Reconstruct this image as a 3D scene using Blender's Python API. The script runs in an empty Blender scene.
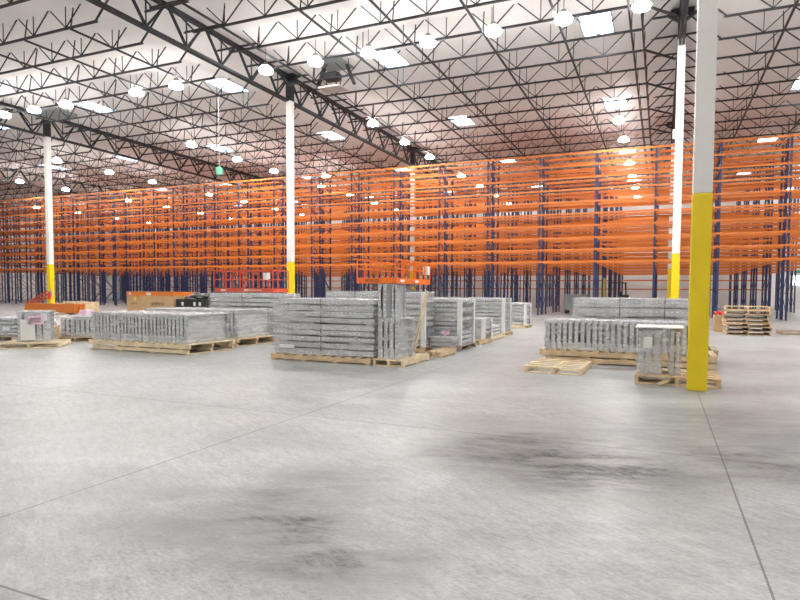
import bpy, bmesh, math, random
from mathutils import Vector, Matrix, noise
random.seed(7)
PI = math.pi
scene = bpy.context.scene
COL = scene.collection

# ------------------------------------------------------------------ helpers
class MB:
    """collects simple shapes into one mesh"""
    def __init__(s): s.bm = bmesh.new()
    def box(s, x0, x1, y0, y1, z0, z1):
        v = [s.bm.verts.new(p) for p in ((x0,y0,z0),(x1,y0,z0),(x1,y1,z0),(x0,y1,z0),(x0,y0,z1),(x1,y0,z1),(x1,y1,z1),(x0,y1,z1))]
        for f in ((3,2,1,0),(4,5,6,7),(0,1,5,4),(1,2,6,5),(2,3,7,6),(3,0,4,7)): s.bm.faces.new([v[i] for i in f])
        return s
    def quad(s, *ps):
        s.bm.faces.new([s.bm.verts.new(p) for p in ps]); return s
    def bar(s, a, b, w, h=None):
        a, b = Vector(a), Vector(b); h = h or w
        d = (b-a).normalized(); up = Vector((0,0,1)) if abs(d.z) < .99 else Vector((0,1,0))
        u = d.cross(up).normalized()*w/2; t = u.cross(d).normalized()*h/2
        A = [s.bm.verts.new(a+p) for p in (u+t, u-t, -u-t, -u+t)]; B = [s.bm.verts.new(b+p) for p in (u+t, u-t, -u-t, -u+t)]
        for i in range(4): s.bm.faces.new((A[i], A[(i+1)%4], B[(i+1)%4], B[i]))
        s.bm.faces.new(A[::-1]); s.bm.faces.new(B); return s
    def cyl(s, a, b, r0, r1=None, n=16):
        a, b = Vector(a), Vector(b); r1 = r0 if r1 is None else r1
        d = (b-a).normalized(); up = Vector((0,0,1)) if abs(d.z) < .99 else Vector((0,1,0))
        u = d.cross(up).normalized(); t = u.cross(d).normalized()
        A = []; B = []
        for i in range(n):
            c, q = math.cos(2*PI*i/n), math.sin(2*PI*i/n)
            A.append(s.bm.verts.new(a+(u*c+t*q)*r0)); B.append(s.bm.verts.new(b+(u*c+t*q)*r1))
        for i in range(n): s.bm.faces.new((A[i], A[(i+1)%n], B[(i+1)%n], B[i]))
        s.bm.faces.new(A[::-1]); s.bm.faces.new(B); return s
    def mesh(s, name, m):
        bmesh.ops.recalc_face_normals(s.bm, faces=s.bm.faces[:])
        me = bpy.data.meshes.new(name); s.bm.to_mesh(me); s.bm.free()
        me.materials.append(m); return me
    def build(s, name, m, parent=None, bevel=0):
        return link(name, s.mesh(name, m), parent, bevel)

def link(name, me, parent=None, bevel=0):
    o = bpy.data.objects.new(name, me); COL.objects.link(o)
    if parent: o.parent = parent
    if bevel:
        b = o.modifiers.new('bevel', 'BEVEL'); b.width = bevel; b.segments = 2; b.limit_method = 'ANGLE'
    return o
def tag(o, label, cat, group=None, kind=None):
    o['label'] = label; o['category'] = cat
    if group: o['group'] = group
    if kind: o['kind'] = kind
    return o
def thing(name, label, cat, loc=(0,0,0), rz=0, group=None):
    o = bpy.data.objects.new(name, None); COL.objects.link(o); o.empty_display_size = .1
    o.location = loc; o.rotation_euler = (0,0,rz)
    return tag(o, label, cat, group)
KIDS = {}
def dup(o, parent=None):
    c = o.copy(); COL.objects.link(c)
    if parent: c.parent = parent
    for ch in list(o.children): dup(ch, c)
    return c
def lettering(txt, size, m, parent, loc, rot, name='lettering'):
    cu = bpy.data.curves.new(name, 'FONT'); cu.body = txt; cu.size = size; cu.extrude = .002
    cu.align_x = 'CENTER'; cu.align_y = 'CENTER'
    t = bpy.data.objects.new('tmp', cu); COL.objects.link(t)
    bpy.context.view_layer.update()
    me = bpy.data.meshes.new_from_object(t.evaluated_get(bpy.context.evaluated_depsgraph_get()))
    bpy.data.objects.remove(t); me.materials.clear(); me.materials.append(m)
    o = link(name, me, parent); o.location = loc; o.rotation_euler = rot
    return o
ORD = ['first','second','third','fourth','fifth','sixth','seventh','eighth','ninth','tenth','eleventh','twelfth','thirteenth','fourteenth','fifteenth','sixteenth']

# ------------------------------------------------------------------ materials
def mat(name, col, rough=.5, metal=0, emit=None, es=0, var=0, vs=6., bump=0, spec=None):
    m = bpy.data.materials.new(name); m.use_nodes = True
    n = m.node_tree.nodes; l = m.node_tree.links; b = n['Principled BSDF']
    b.inputs['Base Color'].default_value = (*col, 1); b.inputs['Roughness'].default_value = rough; b.inputs['Metallic'].default_value = metal
    if spec is not None: b.inputs['Specular IOR Level'].default_value = spec
    if emit: b.inputs['Emission Color'].default_value = (*emit, 1); b.inputs['Emission Strength'].default_value = es
    if var or bump:
        tc = n.new('ShaderNodeTexCoord'); nz = n.new('ShaderNodeTexNoise'); nz.inputs['Scale'].default_value = vs; nz.inputs['Detail'].default_value = 5
        l.new(tc.outputs['Object'], nz.inputs['Vector'])
        if var:
            mr = n.new('ShaderNodeMapRange'); mr.inputs['From Min'].default_value = .3; mr.inputs['From Max'].default_value = .7
            mr.inputs['To Min'].default_value = 1-var; mr.inputs['To Max'].default_value = 1+var
            mx = n.new('ShaderNodeVectorMath'); mx.operation = 'SCALE'; mx.inputs[0].default_value = col
            l.new(nz.outputs['Fac'], mr.inputs['Value']); l.new(mr.outputs['Result'], mx.inputs['Scale']); l.new(mx.outputs['Vector'], b.inputs['Base Color'])
        if bump:
            bp = n.new('ShaderNodeBump'); bp.inputs['Strength'].default_value = bump; bp.inputs['Distance'].default_value = .02
            l.new(nz.outputs['Fac'], bp.inputs['Height']); l.new(bp.outputs['Normal'], b.inputs['Normal'])
    return m
M = {}
M['white_paint'] = mat('white_paint', (.82,.81,.77), .45, var=.03, vs=1.5)
M['yellow_paint'] = mat('yellow_paint', (.88,.66,.01), .4, var=.04, vs=2)
M['black_steel'] = mat('black_steel', (.018,.02,.025), .55, var=.15, vs=3)
M['orange'] = mat('orange_paint', (.74,.205,.03), .38, var=.08, vs=2.)
M['blue'] = mat('navy_paint', (.028,.042,.115), .42, var=.12, vs=4)
M['lift_orange'] = mat('lift_orange', (.86,.18,.02), .4, var=.05)
M['lift_red'] = mat('lift_red', (.66,.105,.055), .45, var=.08)
M['dark'] = mat('dark_rubber', (.02,.02,.022), .6)
M['grey'] = mat('grey_metal', (.3,.31,.32), .45, .3)
M['wood'] = mat('pallet_wood', (.70,.52,.32), .75, var=.22, vs=5, bump=.2)
M['wood_pale'] = mat('pale_wood', (.82,.67,.45), .75, var=.18, vs=5, bump=.2)
M['wood_old'] = mat('weathered_wood', (.42,.34,.25), .8, var=.3, vs=6, bump=.2)
M['card'] = mat('cardboard', (.56,.36,.19), .8, var=.06, vs=4)
M['ink'] = mat('black_ink', (.05,.04,.04), .7)
M['white_label'] = mat('white_paper', (.85,.85,.83), .7)
M['pink_label'] = mat('pink_paper', (.88,.64,.8), .7)
M['green'] = mat('green_plastic', (.1,.5,.2), .4)
M['pale_green'] = mat('pale_green_plastic', (.22,.62,.42), .35)
M['yellow_truck'] = mat('truck_yellow', (.6,.47,.08), .5)
M['plastic_bag'] = mat('black_plastic', (.012,.012,.014), .3, bump=.5, vs=9)
M['band'] = mat('plastic_band', (.06,.06,.06), .5)
M['white_foam'] = mat('white_foam', (.86,.86,.85), .6)
M['red'] = mat('red_paint', (.7,.04,.03), .4)
M['vent_grey'] = mat('vent_grey', (.25,.27,.26), .6)
M['plate'] = mat('duct_plate', (.5,.42,.38), .5)
M['lamp'] = mat('lamp_lens', (1,1,1), .5, emit=(1,.98,.955), es=235)
M['lamp_rack'] = mat('rack_lamp_lens', (1,1,1), .5, emit=(1,.97,.94), es=250)
M['lamp_open'] = mat('added_open_floor_lamp_lens', (1,1,1), .5, emit=(1,.98,.96), es=150)  # for the added lamps out of view over the open floor
M['lamp_side'] = mat('added_lamp_glow', (1,1,1), .5, emit=(1,.985,.965), es=12)  # weak side glow, added to brighten the ceiling and racks
M['skydome'] = mat('skylight_acrylic', (.9,.95,1), .4, emit=(.94,.97,1), es=14)
M['daylight'] = mat('daylight_glass', (.9,.95,1), .3, emit=(.9,1,1), es=3.5)
M['wall'] = mat('wall_paint', (.84,.81,.78), .7, var=.04, vs=.7)
M['sky_frame'] = mat('skylight_frame', (.35,.45,.6), .4, .2)  # bluish sky reflection put into the frame colour

def galv():
    m = bpy.data.materials.new('perforated_galvanised_steel'); m.use_nodes = True
    n = m.node_tree.nodes; l = m.node_tree.links; b = n['Principled BSDF']
    tc = n.new('ShaderNodeTexCoord'); sep = n.new('ShaderNodeSeparateXYZ'); l.new(tc.outputs['Object'], sep.inputs[0])
    def saw(o, p):
        a = n.new('ShaderNodeMath'); a.operation = 'DIVIDE'; a.inputs[1].default_value = p; l.new(o, a.inputs[0])
        f = n.new('ShaderNodeMath'); f.operation = 'FRACT'; l.new(a.outputs[0], f.inputs[0])
        s = n.new('ShaderNodeMath'); s.operation = 'SUBTRACT'; s.inputs[1].default_value = .5; l.new(f.outputs[0], s.inputs[0])
        q = n.new('ShaderNodeMath'); q.operation = 'MULTIPLY'; l.new(s.outputs[0], q.inputs[0]); l.new(s.outputs[0], q.inputs[1]); return q.outputs[0]
    ad = n.new('ShaderNodeMath'); l.new(saw(sep.outputs['X'], .1), ad.inputs[0]); l.new(saw(sep.outputs['Z'], .1), ad.inputs[1])
    lt = n.new('ShaderNodeMath'); lt.operation = 'LESS_THAN'; lt.inputs[1].default_value = .026; l.new(ad.outputs[0], lt.inputs[0])
    nz = n.new('ShaderNodeTexNoise'); nz.inputs['Scale'].default_value = 5; nz.inputs['Detail'].default_value = 4; l.new(tc.outputs['Object'], nz.inputs['Vector'])
    cr = n.new('ShaderNodeValToRGB'); cr.color_ramp.elements[0].position = .3; cr.color_ramp.elements[1].position = .75
    cr.color_ramp.elements[0].color = (.47,.48,.50,1); cr.color_ramp.elements[1].color = (.68,.69,.71,1); l.new(nz.outputs['Fac'], cr.inputs[0])
    mx = n.new('ShaderNodeMix'); mx.data_type = 'RGBA'; l.new(lt.outputs[0], mx.inputs['Factor']); l.new(cr.outputs[0], mx.inputs['A']); mx.inputs['B'].default_value = (.93,.93,.93,1)
    l.new(mx.outputs['Result'], b.inputs['Base Color']); b.inputs['Metallic'].default_value = .15; b.inputs['Roughness'].default_value = .4
    return m
M['galv'] = galv()
def film():
    m = bpy.data.materials.new('stretch_film'); m.use_nodes = True
    n = m.node_tree.nodes; l = m.node_tree.links; b = n['Principled BSDF']; out = n['Material Output']
    b.inputs['Base Color'].default_value = (.88,.89,.9,1); b.inputs['Roughness'].default_value = .16
    tc = n.new('ShaderNodeTexCoord'); mp = n.new('ShaderNodeMapping'); mp.inputs['Scale'].default_value = (1.2,1.2,7); mp.inputs['Rotation'].default_value = (0,.25,.1)
    nz = n.new('ShaderNodeTexNoise'); nz.inputs['Scale'].default_value = 2.2; nz.inputs['Detail'].default_value = 6
    l.new(tc.outputs['Object'], mp.inputs[0]); l.new(mp.outputs[0], nz.inputs['Vector'])
    mr = n.new('ShaderNodeMapRange'); mr.inputs['From Min'].default_value = .38; mr.inputs['From Max'].default_value = .72
    mr.inputs['To Min'].default_value = .04; mr.inputs['To Max'].default_value = .5; l.new(nz.outputs['Fac'], mr.inputs['Value'])
    bp = n.new('ShaderNodeBump'); bp.inputs['Strength'].default_value = .35; bp.inputs['Distance'].default_value = .02; l.new(nz.outputs['Fac'], bp.inputs['Height']); l.new(bp.outputs[0], b.inputs['Normal'])
    tr = n.new('ShaderNodeBsdfTransparent'); ms = n.new('ShaderNodeMixShader')
    l.new(mr.outputs[0], ms.inputs[0]); l.new(tr.outputs[0], ms.inputs[1]); l.new(b.outputs[0], ms.inputs[2]); l.new(ms.outputs[0], out.inputs[0])
    return m
M['film'] = film()

def floor_mat():
    m = bpy.data.materials.new('polished_concrete'); m.use_nodes = True
    n = m.node_tree.nodes; l = m.node_tree.links; b = n['Principled BSDF']
    tc = n.new('ShaderNodeTexCoord'); P = tc.outputs['Object']
    sep = n.new('ShaderNodeSeparateXYZ'); l.new(P, sep.inputs[0])
    def math2(op, a, c):
        q = n.new('ShaderNodeMath'); q.operation = op
        for i, v in enumerate((a, c)):
            if v is None: continue
            if isinstance(v, (int, float)): q.inputs[i].default_value = v
            else: l.new(v, q.inputs[i])
        return q.outputs[0]
    def nz(sc, det, scale=(1,1,1), rot=0, rough=.6):
        m0 = n.new('ShaderNodeMapping'); m0.inputs['Rotation'].default_value = (0,0,rot); l.new(P, m0.inputs[0])
        mp = n.new('ShaderNodeMapping'); mp.inputs['Scale'].default_value = scale; l.new(m0.outputs[0], mp.inputs[0])
        q = n.new('ShaderNodeTexNoise'); q.inputs['Scale'].default_value = sc; q.inputs['Detail'].default_value = det; q.inputs['Roughness'].default_value = rough
        l.new(mp.outputs[0], q.inputs['Vector']); return q.outputs['Fac']
    def rng(v, a, c, o0, o1):
        q = n.new('ShaderNodeMapRange'); q.interpolation_type = 'SMOOTHSTEP'
        for k, x in zip(('From Min','From Max','To Min','To Max'), (a,c,o0,o1)): q.inputs[k].default_value = x
        l.new(v, q.inputs['Value']); return q.outputs[0]
    big = nz(.5, 6); streak = nz(2.6, 9, (.3,1,1), -.3, .78); wob = nz(1.1, 5, (.6,1,1), -.3, .7)
    fine = nz(14, 10, (.3,1,1), .5, .9); grain = nz(60, 6, (.5,1,1), .1, .8)
    val = math2('ADD', rng(big, .32, .68, .0, .10), rng(streak, .32, .68, 0, .12))
    val = math2('ADD', val, math2('ADD', rng(fine, .34, .66, 0, .18), rng(grain, .34, .66, 0, .13)))
    val = math2('ADD', val, .115)
    # scuffed, darker worn patches
    st = None
    for x, y, rx, ry, s in ((-.95,4.75,.95,.75,.24),(-1.6,5.6,1.6,.5,.09),(1.4,5.2,1.3,.6,.07),(-3.6,2.9,.7,.35,.06),(-5.5,5.2,1.4,.5,.05),(.6,5.2,1.0,.5,.08),(-3.2,4.4,.8,.4,.05),(.9,3.6,.6,.5,.05),(.9,6.4,1.5,1.25,.15),(-2.2,3.45,.5,.75,.15),(-2.35,2.55,.9,.5,.14),(-1.5,2.55,.45,.5,.12),(-.2,4.5,.7,.7,.12),(-1.4,3.0,.5,.5,.05),(3.2,8.5,2.5,1.5,.05),(-5.0,3.9,1.2,.6,.04),(-9,6.5,2,.6,.03)):
        dx = math2('DIVIDE', math2('SUBTRACT', sep.outputs['X'], x), rx); dy = math2('DIVIDE', math2('SUBTRACT', sep.outputs['Y'], y), ry)
        r2 = math2('ADD', math2('MULTIPLY', dx, dx), math2('MULTIPLY', dy, dy))
        k = rng(math2('ADD', r2, math2('MULTIPLY', math2('SUBTRACT', wob, .5), 3.2)), -.2, 1.9, s, 0)
        st = k if st is None else math2('ADD', st, k)
    st = math2('MULTIPLY', st, rng(streak, .34, .62, .2, 1.4))
    st = math2('MULTIPLY', st, math2('MULTIPLY', rng(fine, .35, .65, .35, 1.5), rng(grain, .3, .7, .6, 1.4)))
    val = math2('SUBTRACT', val, st)
    # sawn control joints
    jt = None
    for ax, cs in (('X', [.515+4.24*k for k in range(-14, 6)]), ('Y', [1.65, 5.3] + [9.03+3.86*k for k in range(0, 12)])):
        for c in cs:
            k = math2('LESS_THAN', math2('ABSOLUTE', math2('SUBTRACT', sep.outputs[ax], c), None), .0065)
            jt = k if jt is None else math2('MAXIMUM', jt, k)
    val = math2('MULTIPLY', val, math2('SUBTRACT', 1, math2('MULTIPLY', jt, .62)))
    cb = n.new('ShaderNodeCombineColor'); l.new(val, cb.inputs[0]); l.new(math2('MULTIPLY', val, 1.02), cb.inputs[1]); l.new(math2('MULTIPLY', val, 1.005), cb.inputs[2])
    l.new(cb.outputs[0], b.inputs['Base Color'])
    l.new(rng(streak, .3, .7, .3, .46), b.inputs['Roughness'])
    b.inputs['Specular IOR Level'].default_value = .28
    bp = n.new('ShaderNodeBump'); bp.inputs['Strength'].default_value = .06; bp.inputs['Distance'].default_value = .01; l.new(fine, bp.inputs['Height']); l.new(bp.outputs[0], b.inputs['Normal'])
    return m
M['floor'] = floor_mat()
M['ceiling'] = mat('roof_insulation', (.93,.90,.88), .6, var=.02, vs=1.2, bump=.25)

# ------------------------------------------------------------------ building grid  (X = across, Y = away, Z = up)
RA, DA, SL, SD = .515, 9.03, 18.42, 15.44
ZJ, ZD, ZG = 11.12, 11.95, 12.36
XL, XR, YF, YB = -80., 30., -20., 64.

f = MB().box(XL, XR, YF, YB, -.2, 0).build('floor', M['floor']); f['kind'] = 'structure'
for nm, b in (('wall_back', (XL,XR,YB,YB+.2,0,13)), ('wall_front', (XL,XR,YF-.2,YF,0,13)), ('wall_left', (XL-.2,XL,YF,YB,0,13)), ('wall_right', (XR,XR+.2,YF,YB,0,13))):
    o = MB().box(*b).build(nm, M['wall']); o['kind'] = 'structure'

# skylight positions (centre)
SKX = [-48.9, -39.9, -30.6, -21.0, -11.65, -2.6, 6.5, 15.7]; SKY = [11.9, 23.45, 33.3, 44.73, 56.3]
SW, SH = .62, 1.0
holes = []
for i, x in enumerate(SKX):
    for j, y in enumerate(SKY):
        if j == 0 and x < -12: continue
        holes.append((x, y, i, j))
# ceiling: insulation sheets sagging between seams, with the skylight openings left out
xs = set([XL, XR]); x = XL
while x < XR: xs.add(round(x, 3)); x += .66
ys = set([YF, YB]); y = YF
while y < YB: ys.add(round(y, 3)); y += 1.93
def clean(base, cuts):
    base = [v for v in sorted(base) if all(abs(v-c) > .12 for c in cuts)] + list(cuts)
    return sorted(set(base))
xs = clean(xs, sorted({round(v, 3) for x in SKX for v in (x-SW, x+SW)})); ys = clean(ys, sorted({round(v, 3) for y in SKY for v in (y-SH, y+SH)}))
hs = {(h[0], h[1]) for h in holes}
bm = bmesh.new(); V = {}
def cz(i, j):
    x, y = xs[i], ys[j]
    near = any(abs(x-a) < SW+.1 and abs(y-b) < SH+.1 for a, b in hs)
    w = ((x-XL)/1.32) % 1
    gd = min(abs(x-(RA+SL*k)) for k in range(-5, 3)); up = max(0., 1-max(0, gd-.25)/1.9); up = up*up*(3-2*up)
    return ZD + up*(12.56-ZD) + (0 if near else -.10*math.sin(PI*w)**2*(1-up) - .05*noise.noise((x*.9, y*.7, 0)))
for i in range(len(xs)):
    for j in range(len(ys)): V[i, j] = bm.verts.new((xs[i], ys[j], cz(i, j)))
for i in range(len(xs)-1):
    for j in range(len(ys)-1):
        cx, cy = (xs[i]+xs[i+1])/2, (ys[j]+ys[j+1])/2
        if any(abs(cx-a) < SW and abs(cy-b) < SH for a, b in hs): continue
        bm.faces.new((V[i,j], V[i,j+1], V[i+1,j+1], V[i+1,j]))
me = bpy.data.meshes.new('ceiling'); bm.to_mesh(me); bm.free(); me.materials.append(M['ceiling'])
for p in me.polygons: p.use_smooth = True
o = link('ceiling', me); o['kind'] = 'structure'
for x, y, i, j in holes:
    s = thing('skylight', f'bright daylight skylight, {ORD[i]} from the left in the {["overhead","nearest","second nearest","third","farthest"][j]} row of skylights', 'skylight', (x, y, ZD), 0, 'skylights in the roof')
    c = MB(); t = .05
    c.box(-SW,-SW+t,-SH,SH,-.03,.2).box(SW-t,SW,-SH,SH,-.03,.2).box(-SW+t,SW-t,-SH,-SH+t,-.03,.2).box(-SW+t,SW-t,SH-t,SH,-.03,.2)
    c.build('frame', M['sky_frame'], s)
    d = MB(); n = 6
    g = [[d.bm.verts.new((-SW+2*SW*a/n, -SH+2*SH*b/n, .18+.18*math.sin(PI*a/n)*math.sin(PI*b/n))) for b in range(n+1)] for a in range(n+1)]
    for a in range(n):
        for b in range(n): d.bm.faces.new((g[a][b], g[a+1][b], g[a+1][b+1], g[a][b+1]))
    d.build('dome', M['skydome'], s)

# ------------------------------------------------------------------ columns
def column(x, y, hy, hw, label, w=.29):
    c = thing('column', label, 'column', (x, y, 0), 0, 'square steel columns'); r = w/2
    MB().box(-r,r,-r,r,hy,hw).build('shaft', M['white_paint'], c, .012)
    p = MB().box(-r-.004,r+.004,-r-.004,r+.004,0,hy).build('yellow_base', M['yellow_paint'], c, .012); p['label'] = 'yellow painted foot of the column'
    k = MB().box(-r*1.05,r*1.05,-r*1.05,r*1.05,hw,ZG)
    k.box(-.42,.42,-.3,.3,ZG,ZG+.03)
    for s in (-1,1): k.bar((s*r,0,ZG-.3),(s*.55,0,ZG-.02),.12,.1); k.bar((0,s*r,ZG-.3),(0,s*.6,ZG-.02),.12,.1)
    p = k.build('column_head', M['black_steel'], c); p['label'] = 'black steel head under the girder'
    return c
column(RA, DA, 2.83, 10.95, 'nearest white column with a tall yellow foot, standing right in the foreground', .255)
column(RA, DA+SD, 2.98, 11.31, 'white and yellow column second nearest, seen just left of the foreground column')
column(-17.88, DA+SD, 2.9, 11.1, 'white and yellow column behind the big central stack of steel, left of centre')
column(-36.4, DA+SD, 3.0, 11.05, 'white and yellow column at far left beside the orange beam pile')
column(RA-SL, DA+2*SD, 3.0, 11.05, 'column standing inside the racks behind the central column')
column(RA, DA+2*SD, 3.0, 11.05, 'column inside the racks behind the two columns at right')


# ------------------------------------------------------------------ girders (run away from the viewer along the column lines)
def girder(x, y0, y1, label):
    g = thing('girder', label, 'girder', (x, y0, ZJ-.04), 0, 'deep steel girders on the columns'); L = y1-y0; H = ZG-ZJ
    MB().bar((-.07,.1,H),(-.07,L-.1,H),.11,.13).bar((.07,.1,H),(.07,L-.1,H),.11,.13).build('top_chord', M['black_steel'], g)
    MB().bar((-.06,.25,0),(-.06,L-.25,0),.1,.12).bar((.06,.25,0),(.06,L-.25,0),.1,.12).build('bottom_chord', M['black_steel'], g)
    n = 8; p = L/n
    for k in range(n):
        a, m, b = k*p+.1, (k+.5)*p, (k+1)*p-.1
        MB().bar((0,a,H-.05),(0,m,.05),.085).build('web_member', M['black_steel'], g)
        MB().bar((0,m,.05),(0,b,H-.05),.07).build('web_member', M['black_steel'], g)
        MB().bar((0,m,.05),(0,m,H-.05),.04).build('web_member', M['black_steel'], g)
for gi, x in enumerate((RA-3*SL, RA-2*SL, RA-SL, RA)):
    nm = ['far left','left column','central column','right column','right edge'][gi]
    for k in range(4):
        y0 = DA+SD*(k-1 if gi < 4 else k-1)
        if k == 0 and gi in (0, 3, 4): continue
        girder(x, y0, y0+SD, f'deep black roof girder of the {nm} line, {["overhead and nearest","first span past the near column","second span past the near column","third span over the racks"][k]}')

# ------------------------------------------------------------------ roof joists (run across)
HJ = 12.3-ZJ; HW = 11.95-ZJ
def joist_meshes():
    t = MB(); t.bar((.1,0,HJ),(SL-.1,0,HJ),.09,.055)
    b = MB(); b.bar((1.3,0,0),(SL-1.3,0,0),.08,.065)
    ws = []
    nodes = [2.0+1.93*k for k in range(8)]; nodes = [2.8+1.81*k for k in range(8)]
    for x in nodes:
        ws.append(MB().bar((x,0,.03),(x-1.25,0,HJ-.02),.035).mesh('web_member', M['black_steel']))
        ws.append(MB().bar((x,0,.03),(x,0,HJ-.02),.026).mesh('web_member', M['black_steel']))
        ws.append(MB().bar((x,0,.03),(x+1.25,0,HJ-.02),.035).mesh('web_member', M['black_steel']))
    ws.append(MB().bar((.2,0,HJ-.02),(1.4,0,.0),.05).mesh('web_member', M['black_steel'])); ws.append(MB().bar((SL-.2,0,HJ-.02),(SL-1.4,0,0),.05).mesh('web_member', M['black_steel']))
    return t.mesh('top_chord', M['black_steel']), b.mesh('bottom_chord', M['black_steel']), ws
jt, jb, jws = joist_meshes()
wb = bmesh.new()
for w in jws: wb.from_mesh(w)
jall = bpy.data.meshes.new('webbing'); wb.to_mesh(jall); wb.free(); jall.materials.append(M['black_steel'])
knee_me = MB().bar((SL-1.35,0,0),(SL-.2,1.3,-.02),.07).mesh('knee_brace', M['black_steel'])
BAYN = ['outermost left bay','far left bay','left bay','central bay','x']
# only joists the picture looks at (bay index -> first row)
FIRST = {0: 4, 1: 2, 2: 1, 3: 1, 4: 6}
for bi in range(4):
    x0 = RA + SL*(bi-4)
    for k in range(FIRST[bi], 27):
        y = DA-SD*0 + 1.93*k + .0
        near = k < 9
        t = thing('roof_joist', f'black open web roof joist in the {BAYN[bi]}, {"nearer than the racks" if near else "above the racks"}', 'roof joist', (x0, y, ZJ), 0, f'roof joists of the {BAYN[bi]}, {"near" if near else "far"}')
        link('top_chord', jt, t); link('bottom_chord', jb, t)
        if near:
            for w in jws: link('web_member', w, t)
        else: link('webbing', jall, t)
        if bi == 3 and k % 2 == 0: link('knee_brace', knee_me, t)
for k in range(3, 27):
    t = thing('roof_joist', f'black open web roof joist right of the right column line, {"nearer than the racks" if k < 9 else "above the racks"}', 'roof joist', (RA, DA+1.93*k, ZJ), 0, f'roof joists right of the column line, {"near" if k < 9 else "far"}')
    link('top_chord', jt, t); link('bottom_chord', jb, t)
    if k < 9:
        for w in jws: link('web_member', w, t)
    else: link('webbing', jall, t)

# bridging lines running away between the joists
strut_me = MB().bar((0,0,0),(0,.12,HW),.035).mesh('strut', M['black_steel'])
def bridging(x, y0, y1, label):
    b = thing('bridging_line', label, 'roof brace', (x, y0, ZJ-.05), 0, 'bridging lines of the roof'); L = y1-y0
    MB().bar((0,0,0),(0,L,0),.07,.06).build('rod', M['black_steel'], b)
    for k in range(int((L-1)/1.93)+1): o = link('strut', strut_me, b); o.location = (0, k*1.93, 0)
BX = [-49.5,-45.8,-42.,-39.2,-32.5,-29.,-25.6,-23.2,-20.6,-15.2,-11.8,-9.2,-6.4,-3.65,-1.25,-.85,3.95,6.9,10.2,13.5]
for i, x in enumerate(BX):
    k0 = 2 if x > -12 else 3
    bridging(x, DA+1.93*k0, 60., f'thin black bridging rod running away under the roof, {ORD[i] if i < 16 else ["seventeenth","eighteenth","nineteenth","twentieth"][i-16]} from the left')

# ------------------------------------------------------------------ lamps
def lamp(x, y, label, group, z=10.95, m='lamp'):
    l = thing('high_bay_lamp', label, 'lamp', (x, y, z), 0, group)
    MB().cyl((0,0,.2),(0,0,.26),.2,.17,20).cyl((0,0,.26),(0,0,.36),.11,.09,16).build('housing', M['grey'], l)
    MB().cyl((0,0,-.05),(0,0,.04),.27,.31,20).build('lens', M[m], l); MB().cyl((0,0,.041),(0,0,.199),.31,.2,20).build('added_glow_ring', M['lamp_side'], l)  # upper ring glows sideways and up, added for ceiling light
    MB().cyl((0,0,.36),(0,0,ZD-z+.1),.012,.012,6).build('hanger_rod', M['black_steel'], l)
NEAR = [-33.9,-31.4,-28.9,-23.9,-21.35,-16.2,-13.65,-11.15,-8.55,-5.95,-3.4,-.83,1.7,4.3,6.8]
for i, x in enumerate(NEAR): lamp(x, 20.45, f'glowing round high bay lamp, {ORD[i]} from the left in the long near row', 'lamps of the near row')
for x, nm in ((-53.3,'far left'),(-42.1,'left'),(-29,'left of centre'),(-15.5,'central'),(-2.4,'right')):
    for k, y in enumerate((29.0, 33.3, 37.5)):
        if nm == 'right' and k == 0: continue
        lamp(x, y, f'glowing round high bay lamp over the racks, {["nearest","middle","farthest"][k]} of the {nm} line', 'lamps over the racks', m='lamp_rack')
lamp(-26.2, 40.7, 'glowing round high bay lamp seen low over the rack tops left of the central line', 'lamps over the racks', m='lamp_rack')
for x in (-68,-53.3,-42.1,-29,-15.5,-2.4,10.7):
    for y in (44.3, 49.4, 54.6, 59.8): lamp(x, y, 'added high bay lamp brightening the back wall, deep behind the rack tops', 'added lamps deep behind the racks', m='lamp_rack')  # extra lamps added to brighten the back wall and rear racks
for x in (10.7, 23): 
    for y in (29., 37.5): lamp(x, y, 'glowing round high bay lamp beyond the right end of the racks', 'lamps right of the racks')
for y in (8., -3., -13.):
    for x in (-50,-34.5,-26,-16.2,-10,-2,6,16): lamp(x, y, 'added out-of-view high bay lamp over the open floor nearest the viewer', 'added lamps over the open floor', m='lamp_open')  # out-of-view lamp rows, added to light the floor and near ceiling

# ------------------------------------------------------------------ smoke vents and hanging things
v = thing('smoke_vent', 'dark grey square smoke vent in the roof beside the far left column head', 'vent', (-33.9, 23.05, ZD-.12))
MB().box(-1.1,1.1,-.75,.75,-.06,.0).build('panel', M['vent_grey'], v); MB().box(-1.16,1.16,-.81,-.75,-.1,.1).box(-1.16,1.16,.75,.81,-.1,.1).box(-1.16,-1.1,-.75,.75,-.1,.1).box(1.1,1.16,-.75,.75,-.1,.1).build('frame', M['grey'], v)
v = thing('smoke_vent', 'grey smoke vent with a plate hanging under it, above the central column', 'vent', (-14.2, 22.7, ZD-.12))
MB().box(-.7,.7,-.7,.7,-.06,0).build('panel', M['vent_grey'], v)
MB().box(-.55,.55,-.4,.4,-1.18,-1.12).build('hanging_plate', M['plate'], v)
MB().box(-.4,.3,-.25,.25,-.75,-.45).build('duct_box', M['black_steel'], v)
for a in (-1,1): MB().bar((a*.6,.2,-.06),(a*1.0,.2,-.98),.13).build('strut', M['black_steel'], v); MB().bar((a*.3,0,-.4),(a*.4,0,-1.12),.04).build('hanger_rod', M['black_steel'], v)
h = thing('hanging_beacon', 'small pale green box hanging on a long cord above the racks at left', 'signal light', (-22.1, 24.0, 7.6))
MB().cyl((0,0,0),(0,0,.3),.16,.2,8).cyl((0,0,.3),(0,0,.44),.2,.04,8).build('body', M['pale_green'], h)
MB().cyl((0,0,.44),(0,0,ZD-7.7),.016,.016,6).build('cord', M['white_label'], h)

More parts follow.
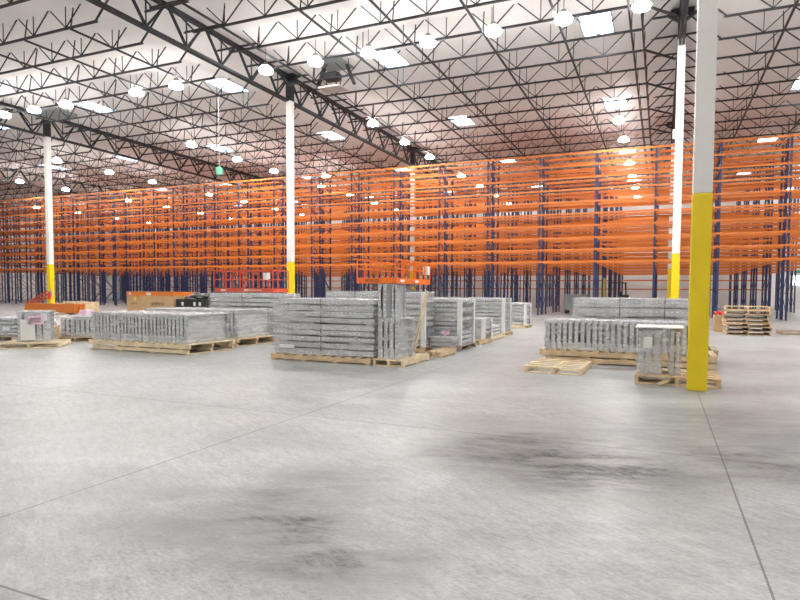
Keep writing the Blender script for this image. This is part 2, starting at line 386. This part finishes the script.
# ------------------------------------------------------------------ racks
PITCH = 3.33; X0 = -.43-PITCH*21; NB = 24
DEPTH = 1.07; HP = 9.86; ZL = [3.3+.718*k for k in range(10)]
post_me = MB().box(-.047,.047,-.04,.04,.012,HP).mesh('post', M['blue'])
foot_me = MB().box(-.1,.1,-.09,.09,0,.012).mesh('foot_plate', M['blue'])
def brace_shape(b):
    z = .25; k = 0
    while z < HP-1.2:
        b.bar((0,.04,z),(0,DEPTH-.04,z),.034,.03)
        if k % 2 == 0: b.bar((0,.04,z+.05),(0,DEPTH-.04,z+1.1),.034,.03)
        else: b.bar((0,DEPTH-.04,z+.05),(0,.04,z+1.1),.034,.03)
        z += 1.2; k += 1
    b.bar((0,.04,HP-.15),(0,DEPTH-.04,HP-.15),.034,.03); return b
brace_me = brace_shape(MB()).mesh('bracing', M['blue'])
fb = bmesh.new()
for me_, off in ((post_me,0),(foot_me,0),(post_me,DEPTH),(foot_me,DEPTH)):
    s0 = len(fb.verts); fb.from_mesh(me_); fb.verts.ensure_lookup_table()
    for q in fb.verts[s0:]: q.co.y += off
fb.from_mesh(brace_me)
frame_me = bpy.data.meshes.new('upright_frame'); fb.to_mesh(frame_me); fb.free(); frame_me.materials.append(M['blue'])
def beam_shape(b, x=0, y=0, z=0):
    b.box(x+.004, x+PITCH-.004, y-.022, y+.022, z-.055, z+.055)
    b.box(x+.06, x+.078, y-.03, y+.03, z-.1, z+.1); b.box(x+PITCH-.078, x+PITCH-.06, y-.03, y+.03, z-.1, z+.1)
    return b
beam_me = beam_shape(MB()).mesh('beam', M['orange'])
ROWS = []
for dbl in (35.0, 40.3, 45.5, 50.7, 55.9, 61.1): ROWS += [dbl, dbl+1.07+.36]
VIS = list(range(NB))
for ri, y in enumerate(ROWS[:-1]):
    lab = ('front run of navy and orange pallet racking facing the open floor' if ri == 0 else
           'rear run of navy and orange pallet racking against the back wall' if ri == 10 else
           f'run of navy and orange pallet racking, {ORD[ri]} one back from the open floor')
    R = thing('pallet_rack', lab, 'rack', (X0, y, 0), 0, 'parallel runs of pallet racking')
    for k in range(NB+1):
        if ri < 2:
            F = thing('upright_frame', '', '', (k*PITCH, 0, 0)); F.parent = R
            for p in ('label','category'): del F[p]
            for yy in (0, DEPTH):
                for me_, nm in ((post_me,'post'),(foot_me,'foot_plate')): q = link(nm, me_, F); q.location = (0, yy, 0)
            link('bracing', brace_me, F)
        else:
            q = link('upright_frame', frame_me, R); q.location = (k*PITCH, 0, 0)
    spots = [(k, z, 0) for k in range(NB) for z in ZL] + ([(k, z, 1) for k in range(NB) for z in ZL] if ri < 3 else [])
    if ri == 10: spots += [(k, z, 0) for k in range(NB) for z in (1.82, 3.05-.35)]
    cx0 = -3.0
    def near_key(s):
        xm = X0+(s[0]+.5)*PITCH; return (s[2]*1.5 + abs(xm-0)*.12 + abs(s[1]-5)*.02 + (50 if xm > 6.5 else 0))
    spots.sort(key=near_key)
    rest = MB()
    for i, (k, z, back) in enumerate(spots):
        yy = DEPTH if back else 0; yo = yy + (.068 if back else -.068)
        if i < 100:
            q = link('beam', beam_me, R); q.location = (k*PITCH, yo, z)
        else: beam_shape(rest, k*PITCH, yo, z)
    q = rest.build('beam', M['orange'], R); q['kind'] = 'stuff'

# ------------------------------------------------------------------ back wall door light
w = MB().box(11.75,13.6,YB-.05,YB-.001,2.3,3.2).build('window_1', M['daylight']); w['kind'] = 'structure'
e = MB().box(12.05,12.55,YB-.12,YB-.051,3.45,3.75).build('exit_sign', M['green'], None, .01); tag(e, 'green exit sign box above the bright window in the back wall', 'sign')

# ------------------------------------------------------------------ pallets
def pallet(x0, x1, y0, y1, h, label, along='y', wood='wood', rz=0, group=None, nboards=None, name='pallet', t=.022):
    W, D = x1-x0, y1-y0
    p = thing(name, label, 'pallet', ((x0+x1)/2, (y0+y1)/2, 0), rz, group); m = M[wood]
    hs = h-2*t
    rnd = random.Random(hash(round(x0*7+y0*13, 2)))
    if along == 'y':   # stringers run away, boards run across
        ns = 3 if W < 1.6 else 5
        for k in range(ns):
            c = -W/2+.03+(W-.06)*k/(ns-1); MB().box(c-.025,c+.025,-D/2,D/2,t,t+hs).build('stringer', m, p)
        nb = nboards or max(5, int(D/.17))
        for k in range(nb):
            c = -D/2+.05+(D-.1)*k/(nb-1); j = rnd.uniform(-.012,.012); MB().box(-W/2+j,W/2+j,c-.045,c+.045,t+hs,h).build('deck_board', m, p)
        for k in range(3):
            c = -D/2+.05+(D-.1)*k/2; MB().box(-W/2,W/2,c-.045,c+.045,0,t).build('bottom_board', m, p)
    else:
        for k in range(3):
            c = -D/2+.03+(D-.06)*k/2
            if h > .18:      # double timbers with packers between them
                z1 = t+hs*.42; z2 = t+hs*.56
                MB().box(-W/2+.12,W/2-.03,c-.028,c+.028,t,z1).build('stringer', m, p); MB().box(-W/2,W/2,c-.034,c+.034,z2,t+hs).build('stringer', m, p)
                for q_ in range(5):
                    xx = -W/2+.25+(W-.5)*q_/4; MB().box(xx-.06,xx+.06,c-.02,c+.02,z1,z2).build('packer', m, p)
            else: MB().box(-W/2,W/2,c-.028,c+.028,t,t+hs).build('stringer', m, p)
        nb = nboards or max(5, int(W/.2))
        for k in range(nb):
            c = -W/2+.05+(W-.1)*k/(nb-1); j = rnd.uniform(-.012,.012); MB().box(c-.06,c+.06,-D/2+j,D/2+j,t+hs,h).build('deck_board', m, p)
        for k in range(4):
            c = -W/2+.06+(W-.12)*k/3; MB().box(c-.05,c+.05,-D/2,D/2,0,t).build('bottom_board', m, p)
    return p

# ------------------------------------------------------------------ wrapped steel loads
def wrap_mesh(w, d, z0, z1, off=.018, rag=.012, seed=0, top=True):
    bm = bmesh.new(); bmesh.ops.create_cube(bm, size=1)
    bmesh.ops.subdivide_edges(bm, edges=bm.edges[:], cuts=9, use_grid_fill=True)
    for v in bm.verts:
        c = v.co.copy(); v.co = Vector((c.x*(w+2*off), c.y*(d+2*off), z0+(c.z+.5)*(z1-z0+off)))
        q = noise.noise_vector((v.co.x*3+seed, v.co.y*3, v.co.z*4))*rag
        v.co += Vector((q.x, q.y, q.z*.7 if c.z > .45 else 0))
    low = [f for f in bm.faces if all(abs(v.co.z-z0) < .01 for v in f.verts)]
    bmesh.ops.delete(bm, geom=low, context='FACES')
    me = bpy.data.meshes.new('stretch_wrap'); bm.to_mesh(me); bm.free(); me.materials.append(M['film'])
    for p in me.polygons: p.use_smooth = True
    return me
def finish(L, W, D, H, seed, wrap, straps, guards, labels):
    if wrap: link('stretch_wrap', wrap_mesh(W, D, .0, H, seed=seed), L)
    for s in straps:
        x = -W/2+W*s; t = .006
        MB().box(x-.009,x+.009,-D/2-t-.004,-D/2-.004,.0,H+t).box(x-.009,x+.009,D/2+.004,D/2+t+.004,0,H+t).box(x-.009,x+.009,-D/2,D/2,H+.002,H+t).build('strap', M['band'], L)
    for gx, gy in guards:
        x, y = gx*W/2, gy*D/2; s, u = (1 if gx > 0 else -1), (1 if gy > 0 else -1)
        MB().box(min(x,x-s*.09)+s*.024, max(x,x-s*.09)+s*.024, y+u*.018, y+u*.026, 0, H).box(x+s*.018, x+s*.026, min(y,y-u*.09), max(y,y-u*.09), 0, H).build('corner_guard', M['white_foam'], L)
    for lx, lz, lw, lh, mk in labels:
        x = -W/2+W*lx
        q = MB().box(x-lw/2,x+lw/2,-D/2-.034,-D/2-.031,lz-lh/2,lz+lh/2).build('paper_label', M[mk], L)
        if mk == 'pink_label':
            q['label'] = 'pink paper sheet with printed lines'
            for r_ in range(3): MB().box(x-lw*.32,x+lw*.32,-D/2-.036,-D/2-.0345,lz-lh*.2+r_*lh*.2-.008,lz-lh*.2+r_*lh*.2+.008).build('print_line', M['ink'], q)
def load_flat(x0, x1, y0, y1, z0, z1, n, label, cat='steel bundle', wrap=True, straps=(.5,), guards=(), labels=(), cols=1, sag=.012, rz=0):
    """deck channels lying in layers"""
    W, D, H = x1-x0, y1-y0, z1-z0; p = H/n
    L = thing('steel_bundle', label, cat, ((x0+x1)/2, (y0+y1)/2, z0), rz); rnd = random.Random(int((x0*31+y0*17)*10))
    for k in range(n):
        for c in range(cols):
            a = -W/2+W*c/cols+rnd.uniform(0,.035); b = -W/2+W*(c+1)/cols-rnd.uniform(0,.035); zb = k*p; fh = p*rnd.uniform(.7,.93)
            y_ = D/2-rnd.uniform(0,.02); t = .008
            m = MB(); N = 8; A = rnd.uniform(-sag,sag)
            for s in range(N):
                u0, u1 = s/N, (s+1)/N; xa, xb = a+(b-a)*u0, a+(b-a)*u1
                da = A*math.sin(PI*u0*2); 
                m.box(xa,xb,-y_,-y_+t,zb+p-fh+da,zb+p-.004); m.box(xa,xb,y_-t,y_,zb+p-fh,zb+p-.004)
            m.box(a,b,-y_+t,y_-t,zb+p-.012,zb+p-.004); m.box(a,b,-y_*.35,-y_*.35+t,zb+.004,zb+p-.012); m.box(a,b,y_*.35-t,y_*.35,zb+.004,zb+p-.012)
            m.box(b-.006,b,-y_+t,y_-t,zb+p*.3,zb+p-.012) if rnd.random() < .5 else None
            m.build('deck_channel', M['galv'], L)
    finish(L, W, D, H, x0, wrap, straps, guards, labels); return L
def load_upright(x0, x1, y0, y1, z0, z1, pitch, label, cat='steel bundle', wrap=True, straps=(), guards=(), labels=(), rows=1, lean=0, rz=0):
    """deck channels standing on edge side by side"""
    W, D, H = x1-x0, y1-y0, z1-z0; n = max(2, round(W/pitch)); p = W/n
    L = thing('steel_bundle', label, cat, ((x0+x1)/2, (y0+y1)/2, z0), rz); rnd = random.Random(int((x0*31+y0*17)*10))
    for r_ in range(rows):
        ya, yb = -D/2+D*r_/rows+.01, -D/2+D*(r_+1)/rows-.01
        for k in range(n):
            a = -W/2+k*p; w = p*rnd.uniform(.66,.8); t = .008; h = H-rnd.uniform(0,.012); dy = rnd.uniform(0,.015)
            m = MB()
            m.box(a+.004,a+.004+t,ya+dy,yb,0,h)                       # web
            # front flange with a notch cut from its top
            m.box(a+.004,a+w,ya+dy,ya+dy+t,h*.25,h*.72); m.box(a+.004,a+w*.88+p*.1,ya+dy,ya+dy+t,h*.72,h*.9)
            m.box(a+.004,a+p*.97,ya+dy,ya+dy+t,h*.9,h)
            m.box(a+.004,a+p*.94,ya+dy+.001,ya+dy+t+.001,0,h*.25)
            m.box(a+.004+t,a+w,yb-t,yb,0,h)
            m.box(a+.004+t,a+p*.95,ya+dy+t,yb-t,h-t,h)
            q = m.build('deck_channel', M['galv'], L)
            if lean: q.rotation_euler = (0, lean*(1-2*k/(n-1))*.5 if n > 1 else 0, 0)
    finish(L, W, D, H, x0, wrap, straps, guards, labels); return L

# --- central group
pallet(-7.42,-5.1,9.46,10.62,.125,'long wooden pallet under the big central stack of flat steel','x')
load_flat(-7.4,-5.05,9.5,10.58,.125,1.25,9,'big wrapped stack of flat perforated steel in the middle, behind the small upright bundles', straps=(.495,), labels=((.16,.16,.36,.07,'white_label'),), cols=1)
pallet(-5.02,-4.38,9.4,10.66,.13,'short wooden pallet at the right end of the big central stack','y','wood_pale')
load_upright(-4.96,-4.5,9.48,10.15,.13,.9,.115,'low upright steel bundle on the short pallet at the right end of the central stack', straps=(), rows=1)
load_upright(-4.99,-4.8,9.52,9.95,.905,1.55,.095,'pair of steel uprights standing on top of the low bundle, left one', rows=1, wrap=False)
load_upright(-4.7,-4.58,9.52,9.95,.905,1.53,.06,'slim steel upright standing on top of the low bundle, right one', rows=1, wrap=False)
pallet(-7.6,-4.95,11.75,12.5,.14,'wooden pallet under the wrapped stack just behind the central stack','x')
load_flat(-7.55,-5.0,11.8,12.45,.14,1.4,9,'wrapped stack of flat steel just behind the central stack, with boards leaning on it', straps=(.3,.75), guards=((1,-1),))
b = MB(); b.bar((-5.2,11.55,0.02),(-4.9,11.74,1.42),.05,.025); o = b.build('wooden_board', M['wood_pale']); tag(o, 'long thin wooden board leaning on the end of the wrapped stack', 'board')
b = MB(); b.bar((-5.08,11.45,0.02),(-4.86,11.73,1.4),.04,.025); o = b.build('wooden_board', M['wood_pale']); tag(o, 'second thin wooden board leaning right of the other, behind the short pallet', 'board')
# --- right edge of that row, going back
pallet(-5.45,-4.5,11.2,12.1,.13,'empty low wooden pallet lying at the foot of the leaning boards','x','wood_old') if False else None
pallet(-4.64,-4.3,11.1,12.05,.13,'small narrow wooden pallet on the floor right of the leaning boards','y')
pallet(-6.9,-4.36,12.55,13.75,.13,'wooden pallet under the loosely wrapped stack right of the leaning boards','x','wood_old')
load_flat(-6.85,-4.4,12.6,13.65,.13,1.24,10,'loosely wrapped stack of flat steel right of the leaning boards, white corner strip', straps=(.6,), guards=((1,-1),(1,1)))
load_flat(-4.97,-4.42,12.1,12.5,.0,.36,3,'low crumpled plastic wrapped bundle on the floor with a pink sheet on top', straps=())
o = MB(); 
for k in range(9):
    a = 2*PI*k/9; o.quad((0,0,0),(.11*math.cos(a),.07*math.sin(a),.05+.05*(k%2)),(.12*math.cos(a+.5),.08*math.sin(a+.5),.16-.05*(k%3)),(.02,0,.1))
o = o.build('crumpled_sheet', M['pink_label']); o.location = (-4.66,12.28,.375); tag(o, 'crumpled pale pink sheet lying on the low wrapped bundle', 'paper')
pallet(-5.05,-4.4,14.25,15.4,.13,'wooden pallet under the small stack with a white corner, mid aisle','y')
pallet(-5.4,-4.5,15.6,16.9,.13,'wooden pallet beyond the small stack with the white corner','y','wood_pale')
load_flat(-5.05,-4.42,14.6,15.35,.13,.69,5,'small short wrapped stack with white corner strips beside the aisle', straps=(), guards=((1,-1),(1,1)))
pallet(-7.5,-4.55,17.25,18.4,.13,'wooden pallet under the fourth stack along the aisle','x','wood_pale')
load_flat(-7.4,-4.6,17.35,18.2,.13,1.22,9,'tall wrapped stack third along the aisle, with a wide white corner strip', straps=(.55,), guards=((1,-1),(1,1)))
load_flat(-5.3,-4.55,15.8,16.8,.13,.42,3,'low wrapped bundle in front of the tall third stack', straps=())
pallet(-6.9,-4.85,21.5,22.8,.13,'wooden pallet under the farthest stack along the aisle','x','wood_pale')
load_flat(-6.8,-4.88,21.7,22.6,.13,1.0,7,'farthest wrapped stack along the aisle, nearest the racks', straps=(), guards=((1,-1),(1,1)))
# --- left group
pallet(-12.5,-9.42,9.26,10.68,.23,'long thick wooden pallet under the upright steel row at left','x','wood_pale')
load_upright(-12.45,-9.52,9.32,10.6,.23,.87,.114,'long row of upright steel channels under plastic, front row at left', straps=())
pallet(-13.0,-9.7,11.1,12.6,.2,'long wooden pallet under the second upright steel row at left','x')
load_upright(-12.9,-9.78,11.2,12.5,.2,.91,.13,'second row of upright steel channels, behind the front row at left', straps=())
pallet(-12.2,-9.75,12.7,13.9,.16,'wooden pallet under the tall layered stack left of the central stack','x')
load_flat(-12.15,-9.8,12.75,13.85,.16,1.32,9,'tall layered steel stack in front of the red lift, left of the central stack', straps=(.5,), labels=((.12,1.0,.1,.06,'white_label'),))
pallet(-14.83,-13.58,8.6,9.7,.13,'wide wooden pallet under the wrapped cube with the pink sheet','y','wood_pale',rz=.72)
load_upright(-14.54,-13.9,8.9,9.5,.13,.87,.12,'wrapped cube of steel at far left with a pink sheet on its front', labels=((.6,.53,.34,.22,'pink_label'),(.34,.3,.3,.5,'white_label'),(.88,.6,.12,.18,'white_label')), rz=.72)
pallet(-15.35,-14.3,10.3,11.4,.13,'wooden pallet under the low stack behind the pink sheet cube','y','wood',rz=.55)
load_upright(-15.25,-14.4,10.45,11.3,.13,.64,.12,'low wrapped stack with paper on top, left of the long upright row', straps=(), rz=.55)
o = MB().box(-15.05,-14.55,10.65,11.15,.665,.70).build('foam_sheet', M['white_foam']); tag(o, 'white foam sheet lying on the low stack at left', 'foam sheet')
o = MB().box(-14.85,-14.6,10.75,11.0,.705,.84).build('paper_pack', M['pink_label'], None, .01); tag(o, 'pale pink pack on the white foam sheet at left', 'pack')
pallet(-17.6,-16.0,9.7,10.9,.13,'wooden pallet at the very left edge of the view','y','wood_old')
load_flat(-17.5,-16.08,9.8,10.8,.13,.62,5,'low wrapped steel stack at the very left edge of the view', labels=((.8,.2,.3,.1,'white_label'),), straps=())
o = MB().box(-15.1,-14.8,9.95,10.15,.0,.45).build('carton', M['card'], None, .006); tag(o, 'small brown carton standing between the far left stacks', 'box')
# --- right group
pallet(-2.26,.98,11.4,12.55,.26,'long thick wooden pallet under the upright steel row at right','x','wood')
load_upright(-2.17,.72,11.46,12.5,.26,.86,.117,'long row of upright perforated steel channels at right, behind the empty pallet', straps=(), lean=0)
pallet(-2.4,1.1,12.62,13.75,.26,'long thick wooden pallet under the horizontal steel at right','x','wood_old')
load_flat(-1.8,.55,12.68,13.6,.26,1.29,5,'horizontal steel stack behind the upright row at right', straps=(.42,.8), sag=.02)
pallet(-.35,.86,9.24,10.2,.14,'wooden pallet at the foot of the foreground column with two small bundles','y')
load_upright(-.32,.03,9.36,9.95,.14,.84,.117,'small wrapped bundle of perforated steel with white paper, left one beside the foreground column', labels=((.42,.5,.13,.18,'white_label'),))
load_upright(.14,.3,9.4,9.95,.14,.84,.08,'narrow wrapped bundle of perforated steel half hidden by the foreground column', wrap=True)
o = MB().box(-.36,.35,9.3,10.0,.862,.885).build('foam_sheet', M['white_foam'], None, .01); tag(o, 'white sheet covering both small bundles by the foreground column', 'foam sheet')
o = MB().bar((-.0,9.2,.02),(.35,9.5,.16),.09,.02).build('wooden_board', M['wood_pale']); tag(o, 'loose pale board leaning on the pallet by the foreground column', 'board')
pallet(-2.2,-1.2,9.75,10.95,.12,'empty pale wooden pallet lying alone on the open floor at right','y','wood_pale', nboards=5, rz=-.03, t=.014)
# stack of used pallets far right
sp = pallet(2.1,3.45,21.6,22.8,.14,'used wooden pallet at the bottom of the messy stack by the right racks','y','wood')
kind = [sp, pallet(2.1,3.45,21.6,22.8,.14,'greyed wooden pallet in the messy stack by the right racks, second up','y','wood_old',rz=.05)]
kind[1].location.z = .141
for k in range(2, 7):
    c = dup(kind[1] if k in (4,) else kind[0]); c.location = (2.78+random.uniform(-.06,.06), 22.2+random.uniform(-.05,.05), .141*k); c.rotation_euler.z = random.uniform(-.07,.07)
    c['label'] = f'used wooden pallet in the messy stack by the right racks, ' + ('topmost' if k == 6 else ORD[k] + ' from bottom')
for o in [kind[0], kind[1]] + [q for q in COL.objects if q.get('label','').startswith('used wooden pallet in the messy')]: o['group'] = 'used pallets stacked by the right racks'
b = thing('carton', 'brown carton full of red straps left of the messy pallet stack', 'box', (2.08, 23.55, 0))
MB().box(-.22,.22,-.3,.3,.0,.62).build('body', M['card'], b, .006)
m = MB()
for k in range(8): m.bar((random.uniform(-.2,.2),random.uniform(-.25,.25),.62),(random.uniform(-.2,.2),random.uniform(-.25,.25),.72),.07)
m.build('red_straps', M['red'], b)
pallet(3.9,5.4,22.6,23.6,.12,'low wooden pallet on the floor right of the messy pallet stack','y','wood_old')
# --- far left: orange beams, crate, cartons, bin
for row in range(3):
    for k in range(4):
        o = link('rack_beam', MB().box(-2.1,2.1,-.06,.06,0,.16).mesh('rack_beam', M['orange'])); o.location = (-32.3+.06*row, 21.6+.16*k, .1+.163*row)
        tag(o, 'orange rack beam lying in the low pile by the far left column', 'beam', 'orange rack beams piled by the far left column')
for k in (-1,1):
    o = MB().box(-.05,.05,-.4,.4,0,.098).build('timber_block', M['wood']); o.location = (-32.3+1.4*k, 21.84, 0); tag(o, f'timber block under the {"left" if k<0 else "right"} end of the orange beam pile', 'timber')
for k in range(3):
    o = MB().bar((-53.7+.55*k,33.9,.1),(-53.7+2.4+.55*k,34.2,1.3-.15*k),.1,.14).build('rack_beam', M['lift_red']); tag(o, 'loose red-orange rack beam propped up at a slant left of the far left column', 'beam', 'slanting beams in front of the racks')
c = thing('wooden_crate', 'tan wooden crate behind the orange beam pile', 'crate', (-34.2, 24.9, 0))
for k in range(4): MB().box(-.95,.95,-.5,-.47,.02+.17*k,.16+.17*k).build('side_board', M['wood_pale'], c)
MB().box(-.93,.93,-.46,.5,0,.62).build('body', M['wood'], c)
for s in (-.9,0,.9): MB().box(s-.05,s+.05,-.54,-.5,0,.68).build('batten', M['wood_pale'], c)
def carton(x0,x1,y0,y1,z1,label,txt):
    c = thing('carton', label, 'box', ((x0+x1)/2,(y0+y1)/2,0)); W, D = x1-x0, y1-y0
    MB().box(-W/2,W/2,-D/2,D/2,.1,z1).build('body', M['card'], c, .006)
    MB().box(-W/2-.01,W/2+.01,-D/2-.01,D/2+.01,z1-.2,z1+.015).build('orange_band', M['orange'], c)
    MB().box(-W/2+.05,W/2-.05,-D/2+.05,D/2-.05,0,.1).build('skid', M['wood'], c)
    MB().box(-W*.32,-W*.18,-D/2-.016,-D/2-.012,z1-.17,z1-.04).build('paper_label', M['white_label'], c)
    lettering(txt, .22*min(1,W/2.2), M['ink'], c, (W*.02,-D/2-.004,z1*.52), (PI/2,0,0)); return c
carton(-25.66,-23.36,22.0,23.6,1.3,'large brown carton with an orange top band, wider right one of the pair','AMERICA')
c = carton(-26.75,-25.7,22.05,23.6,1.3,'brown carton with an orange top band, narrower left one of the pair','AMERICA')
MB().cyl((.1,-.79,.93),(.1,-.785,.93),.12,.12,5).build('yellow_sticker', M['yellow_paint'], c)
b = thing('waste_bin', 'black low waste bin heaped with bags, right of the cartons', 'bin', (-22.2, 22.6, 0))
m = MB(); m.box(-1,1,-.6,.6,0,.06).box(-1,1,-.6,-.54,.06,.95).box(-1,1,.54,.6,.06,.95).box(-1,-.94,-.54,.54,.06,.95).box(.94,1,-.54,.54,.06,.95); m.build('body', M['dark'], b, .01)
bm = bmesh.new(); bmesh.ops.create_icosphere(bm, subdivisions=4, radius=1)
for v in bm.verts:
    n_ = noise.noise(v.co*2.2)*.25+noise.noise(v.co*6)*.1; v.co *= 1+n_; v.co = Vector((v.co.x*.88, v.co.y*.48, .9+v.co.z*.36))
me = bpy.data.meshes.new('bags'); bm.to_mesh(me); bm.free(); me.materials.append(M['plastic_bag']); link('bags', me, b)
for x in (-.55,.25,.6): MB().box(x-.07,x+.07,-.615,-.602,.62,.8).build('paper_label', M['white_label'], b)

# ------------------------------------------------------------------ scissor lifts
def scissor_lift(x, y, L, z0, zr, m, label, txt=None, D=1.1, rz=0):
    s = thing('scissor_lift', label, 'scissor lift', (x, y, 0), rz); h = L/2
    MB().box(-h*.72,h*.72,-.5,.5,.18,.62).build('chassis', m, s, .02)
    for a in (-1,1):
        for b in (-1,1):
            w = MB().cyl((a*h*.52,b*.38,.22),(a*h*.52,b*.54,.22),.22,.22,20).build('wheel', M['dark'], s); MB().cyl((a*h*.52,b*.54,.22),(a*h*.52,b*.55,.22),.1,.1,12).build('hub', M['grey'], w)
    n = 4; zz0, zz1 = .64, z0-.04
    for k in range(n):
        za, zb = zz0+(zz1-zz0)*k/n, zz0+(zz1-zz0)*(k+1)/n
        for b in (-.4,.4):
            MB().bar((-h*.6,b,za),(h*.6,b,zb),.05,.09).build('scissor_arm', M['grey'], s); MB().bar((h*.6,b+.06,za),(-h*.6,b+.06,zb),.05,.09).build('scissor_arm', M['grey'], s)
    MB().box(-h,h,-D/2,D/2,z0-.03,z0+.03).build('platform', M['grey'], s)
    MB().box(-h,h,-D/2-.02,-D/2,z0-.05,z0+.13).box(-h,h,D/2,D/2+.02,z0-.05,z0+.13).box(-h-.02,-h,-D/2,D/2,z0-.05,z0+.13).box(h,h+.02,-D/2,D/2,z0-.05,z0+.13).build('toe_board', m, s)
    np_ = 7
    xsr = [-h+L*k/(np_-1) for k in range(np_)]
    for xx in xsr:
        for b in (-1,1): MB().box(xx-.018,xx+.018,b*D/2-.018,b*D/2+.018,z0+.13,zr).build('rail_post', m, s)
    xe = xsr[3]
    for xx in (xsr[3]+.13, xsr[1]+.12): MB().box(xx-.03,xx+.03,-D/2-.03,-D/2+.03,z0+.13,zr-.02).build('rail_post', m, s)
    for zc, w in ((zr,.042),((zr+z0+.13)/2,.032)):
        m_ = MB()
        for b in (-1,1): m_.bar((-h,b*D/2,zc),(h,b*D/2,zc),w)
        for a in (-1,1): m_.bar((a*h,-D/2,zc),(a*h,D/2,zc),w)
        m_.build('guard_rail', m, s)
    c = MB().box(h*.72,h*.86,-D/2-.08,-D/2+.1,zr-.42,zr-.12).build('control_box', M['white_label'], s, .01)
    for xx, w in ((-h*.75,.22),(h*.05,.2)): 
        q = MB().box(xx,xx+w*1.3,-D/2-.026,-D/2-.021,z0+.0,z0+.08).build('decal', M['white_label'], s)
    if txt: lettering(txt, .13, M['ink'], s, (-h-.024,.12,z0+.04), (PI/2,0,-PI/2))
    else:
        m_ = MB(); 
        for k in range(12): m_.box(h*.15+k*.07,h*.15+k*.07+.04,-D/2-.026,-D/2-.021,z0+.02,z0+.06)
        m_.build('warning_stripe', M['white_label'], s)
    return s
scissor_lift(-17.55, 21.0, 3.3, 1.38, 2.31, M['lift_red'], 'red scissor lift with its guard rails above the layered stack at left')
scissor_lift(-8.44, 17.43, 2.85, 1.71, 2.42, M['lift_orange'], 'bright orange scissor lift with its guard rails above the central stack', 'SKYJACK', 1.36, PI/2)

# ------------------------------------------------------------------ machines in the first aisle
t = thing('forklift', 'yellow forklift parked in the aisle behind the first racks', 'forklift', (-2.75, 38.9, 0))
MB().box(-.55,.75,-.5,.5,.22,1.0).build('body', M['yellow_truck'], t, .04)
MB().box(.35,.8,-.5,.5,1.0,1.3).build('counterweight', M['dark'], t, .04)
MB().box(-.78,-.7,-.4,-.3,.08,2.4).box(-.78,-.7,.3,.4,.08,2.4).box(-.78,-.7,-.3,.3,2.28,2.4).box(-.78,-.7,-.3,.3,1.2,1.28).build('mast', M['yellow_truck'], t)
for y_ in (-.25,.25): MB().box(-1.7,-.78,y_-.06,y_+.06,.06,.1).build('fork', M['dark'], t)
g = MB()
for x_ in (-.45,.65):
    for y_ in (-.45,.45): g.bar((x_,y_,1.0),(x_*.9,y_*.95,2.05),.05)
g.box(-.5,.68,-.48,.48,2.05,2.1); g.build('overhead_guard', M['dark'], t)
MB().box(-.1,.3,-.25,.25,1.0,1.12).box(.25,.35,-.25,.25,1.1,1.5).build('seat', M['dark'], t, .03)
for x_ in (-.45,.55):
    for y_ in (-.48,.48): MB().cyl((x_,y_-.08,.22),(x_,y_+.08,.22),.22,.22,18).build('wheel', M['dark'], t)
t = thing('work_cart', 'dark grey work cart left of the yellow forklift in the aisle', 'cart', (-5.3, 38.9, 0))
MB().box(-.75,.75,-.45,.45,.25,1.3).build('body', M['vent_grey'], t, .02)
for x_ in (-.6,.6):
    for y_ in (-.35,.35): MB().cyl((x_,y_-.03,.12),(x_,y_+.03,.12),.12,.12,14).build('caster', M['dark'], t)
MB().bar((.8,-.4,.9),(.8,.4,.9),.03).bar((.74,-.4,.9),(.8,-.4,.9),.03).bar((.74,.4,.9),(.8,.4,.9),.03).build('handle', M['grey'], t)
# small fittings on columns
x_ = thing('fire_extinguisher', 'red and white fire extinguisher hung on the far left column', 'fire extinguisher', (-36.2, 24.31, .75))
MB().cyl((0,-.1,0),(0,-.1,.42),.08,.08,14).cyl((0,-.1,.42),(0,-.1,.5),.08,.03,14).build('cylinder', M['red'], x_); MB().box(-.1,.14,-.01,.0,.2,.62).build('backboard', M['white_label'], x_); MB().cyl((0,-.1,.5),(0,-.1,.55),.02,.02,8).build('valve', M['dark'], x_)
o = MB().box(RA-.24,RA-.15,DA+SD-.14,DA+SD+.02,7.5,7.85).build('junction_box', M['white_label'], None, .008); tag(o, 'small white junction box high on the second right column', 'junction box')

# ------------------------------------------------------------------ world, camera, colour management
w = bpy.data.worlds.new('World'); scene.world = w; w.use_nodes = True
w.node_tree.nodes['Background'].inputs['Color'].default_value = (.8,.9,1,1); w.node_tree.nodes['Background'].inputs['Strength'].default_value = .5
cam = bpy.data.cameras.new('camera'); co = bpy.data.objects.new('camera', cam); COL.objects.link(co)
F = 563.484; cam.sensor_width = 36; cam.lens = 36*F/800; cam.clip_end = 300; cam.clip_start = .05
cam.shift_x = -(434.41-400)/800; cam.shift_y = (318.646-300)/800
co.matrix_world = Matrix.Translation((0,0,1.4)) @ Matrix.Rotation(.38169, 4, 'Z') @ Matrix.Rotation(PI/2-.04731, 4, 'X') @ Matrix.Rotation(.006893, 4, 'Z')
scene.camera = co
vs = scene.view_settings; vs.view_transform = 'Standard'; vs.look = 'None'; vs.exposure = .1; vs.gamma = 1
vs.use_curve_mapping = False
scene.cycles.max_bounces = 8; scene.cycles.diffuse_bounces = 4; scene.cycles.glossy_bounces = 3; scene.cycles.transparent_max_bounces = 12
scene.cycles.sample_clamp_indirect = 6
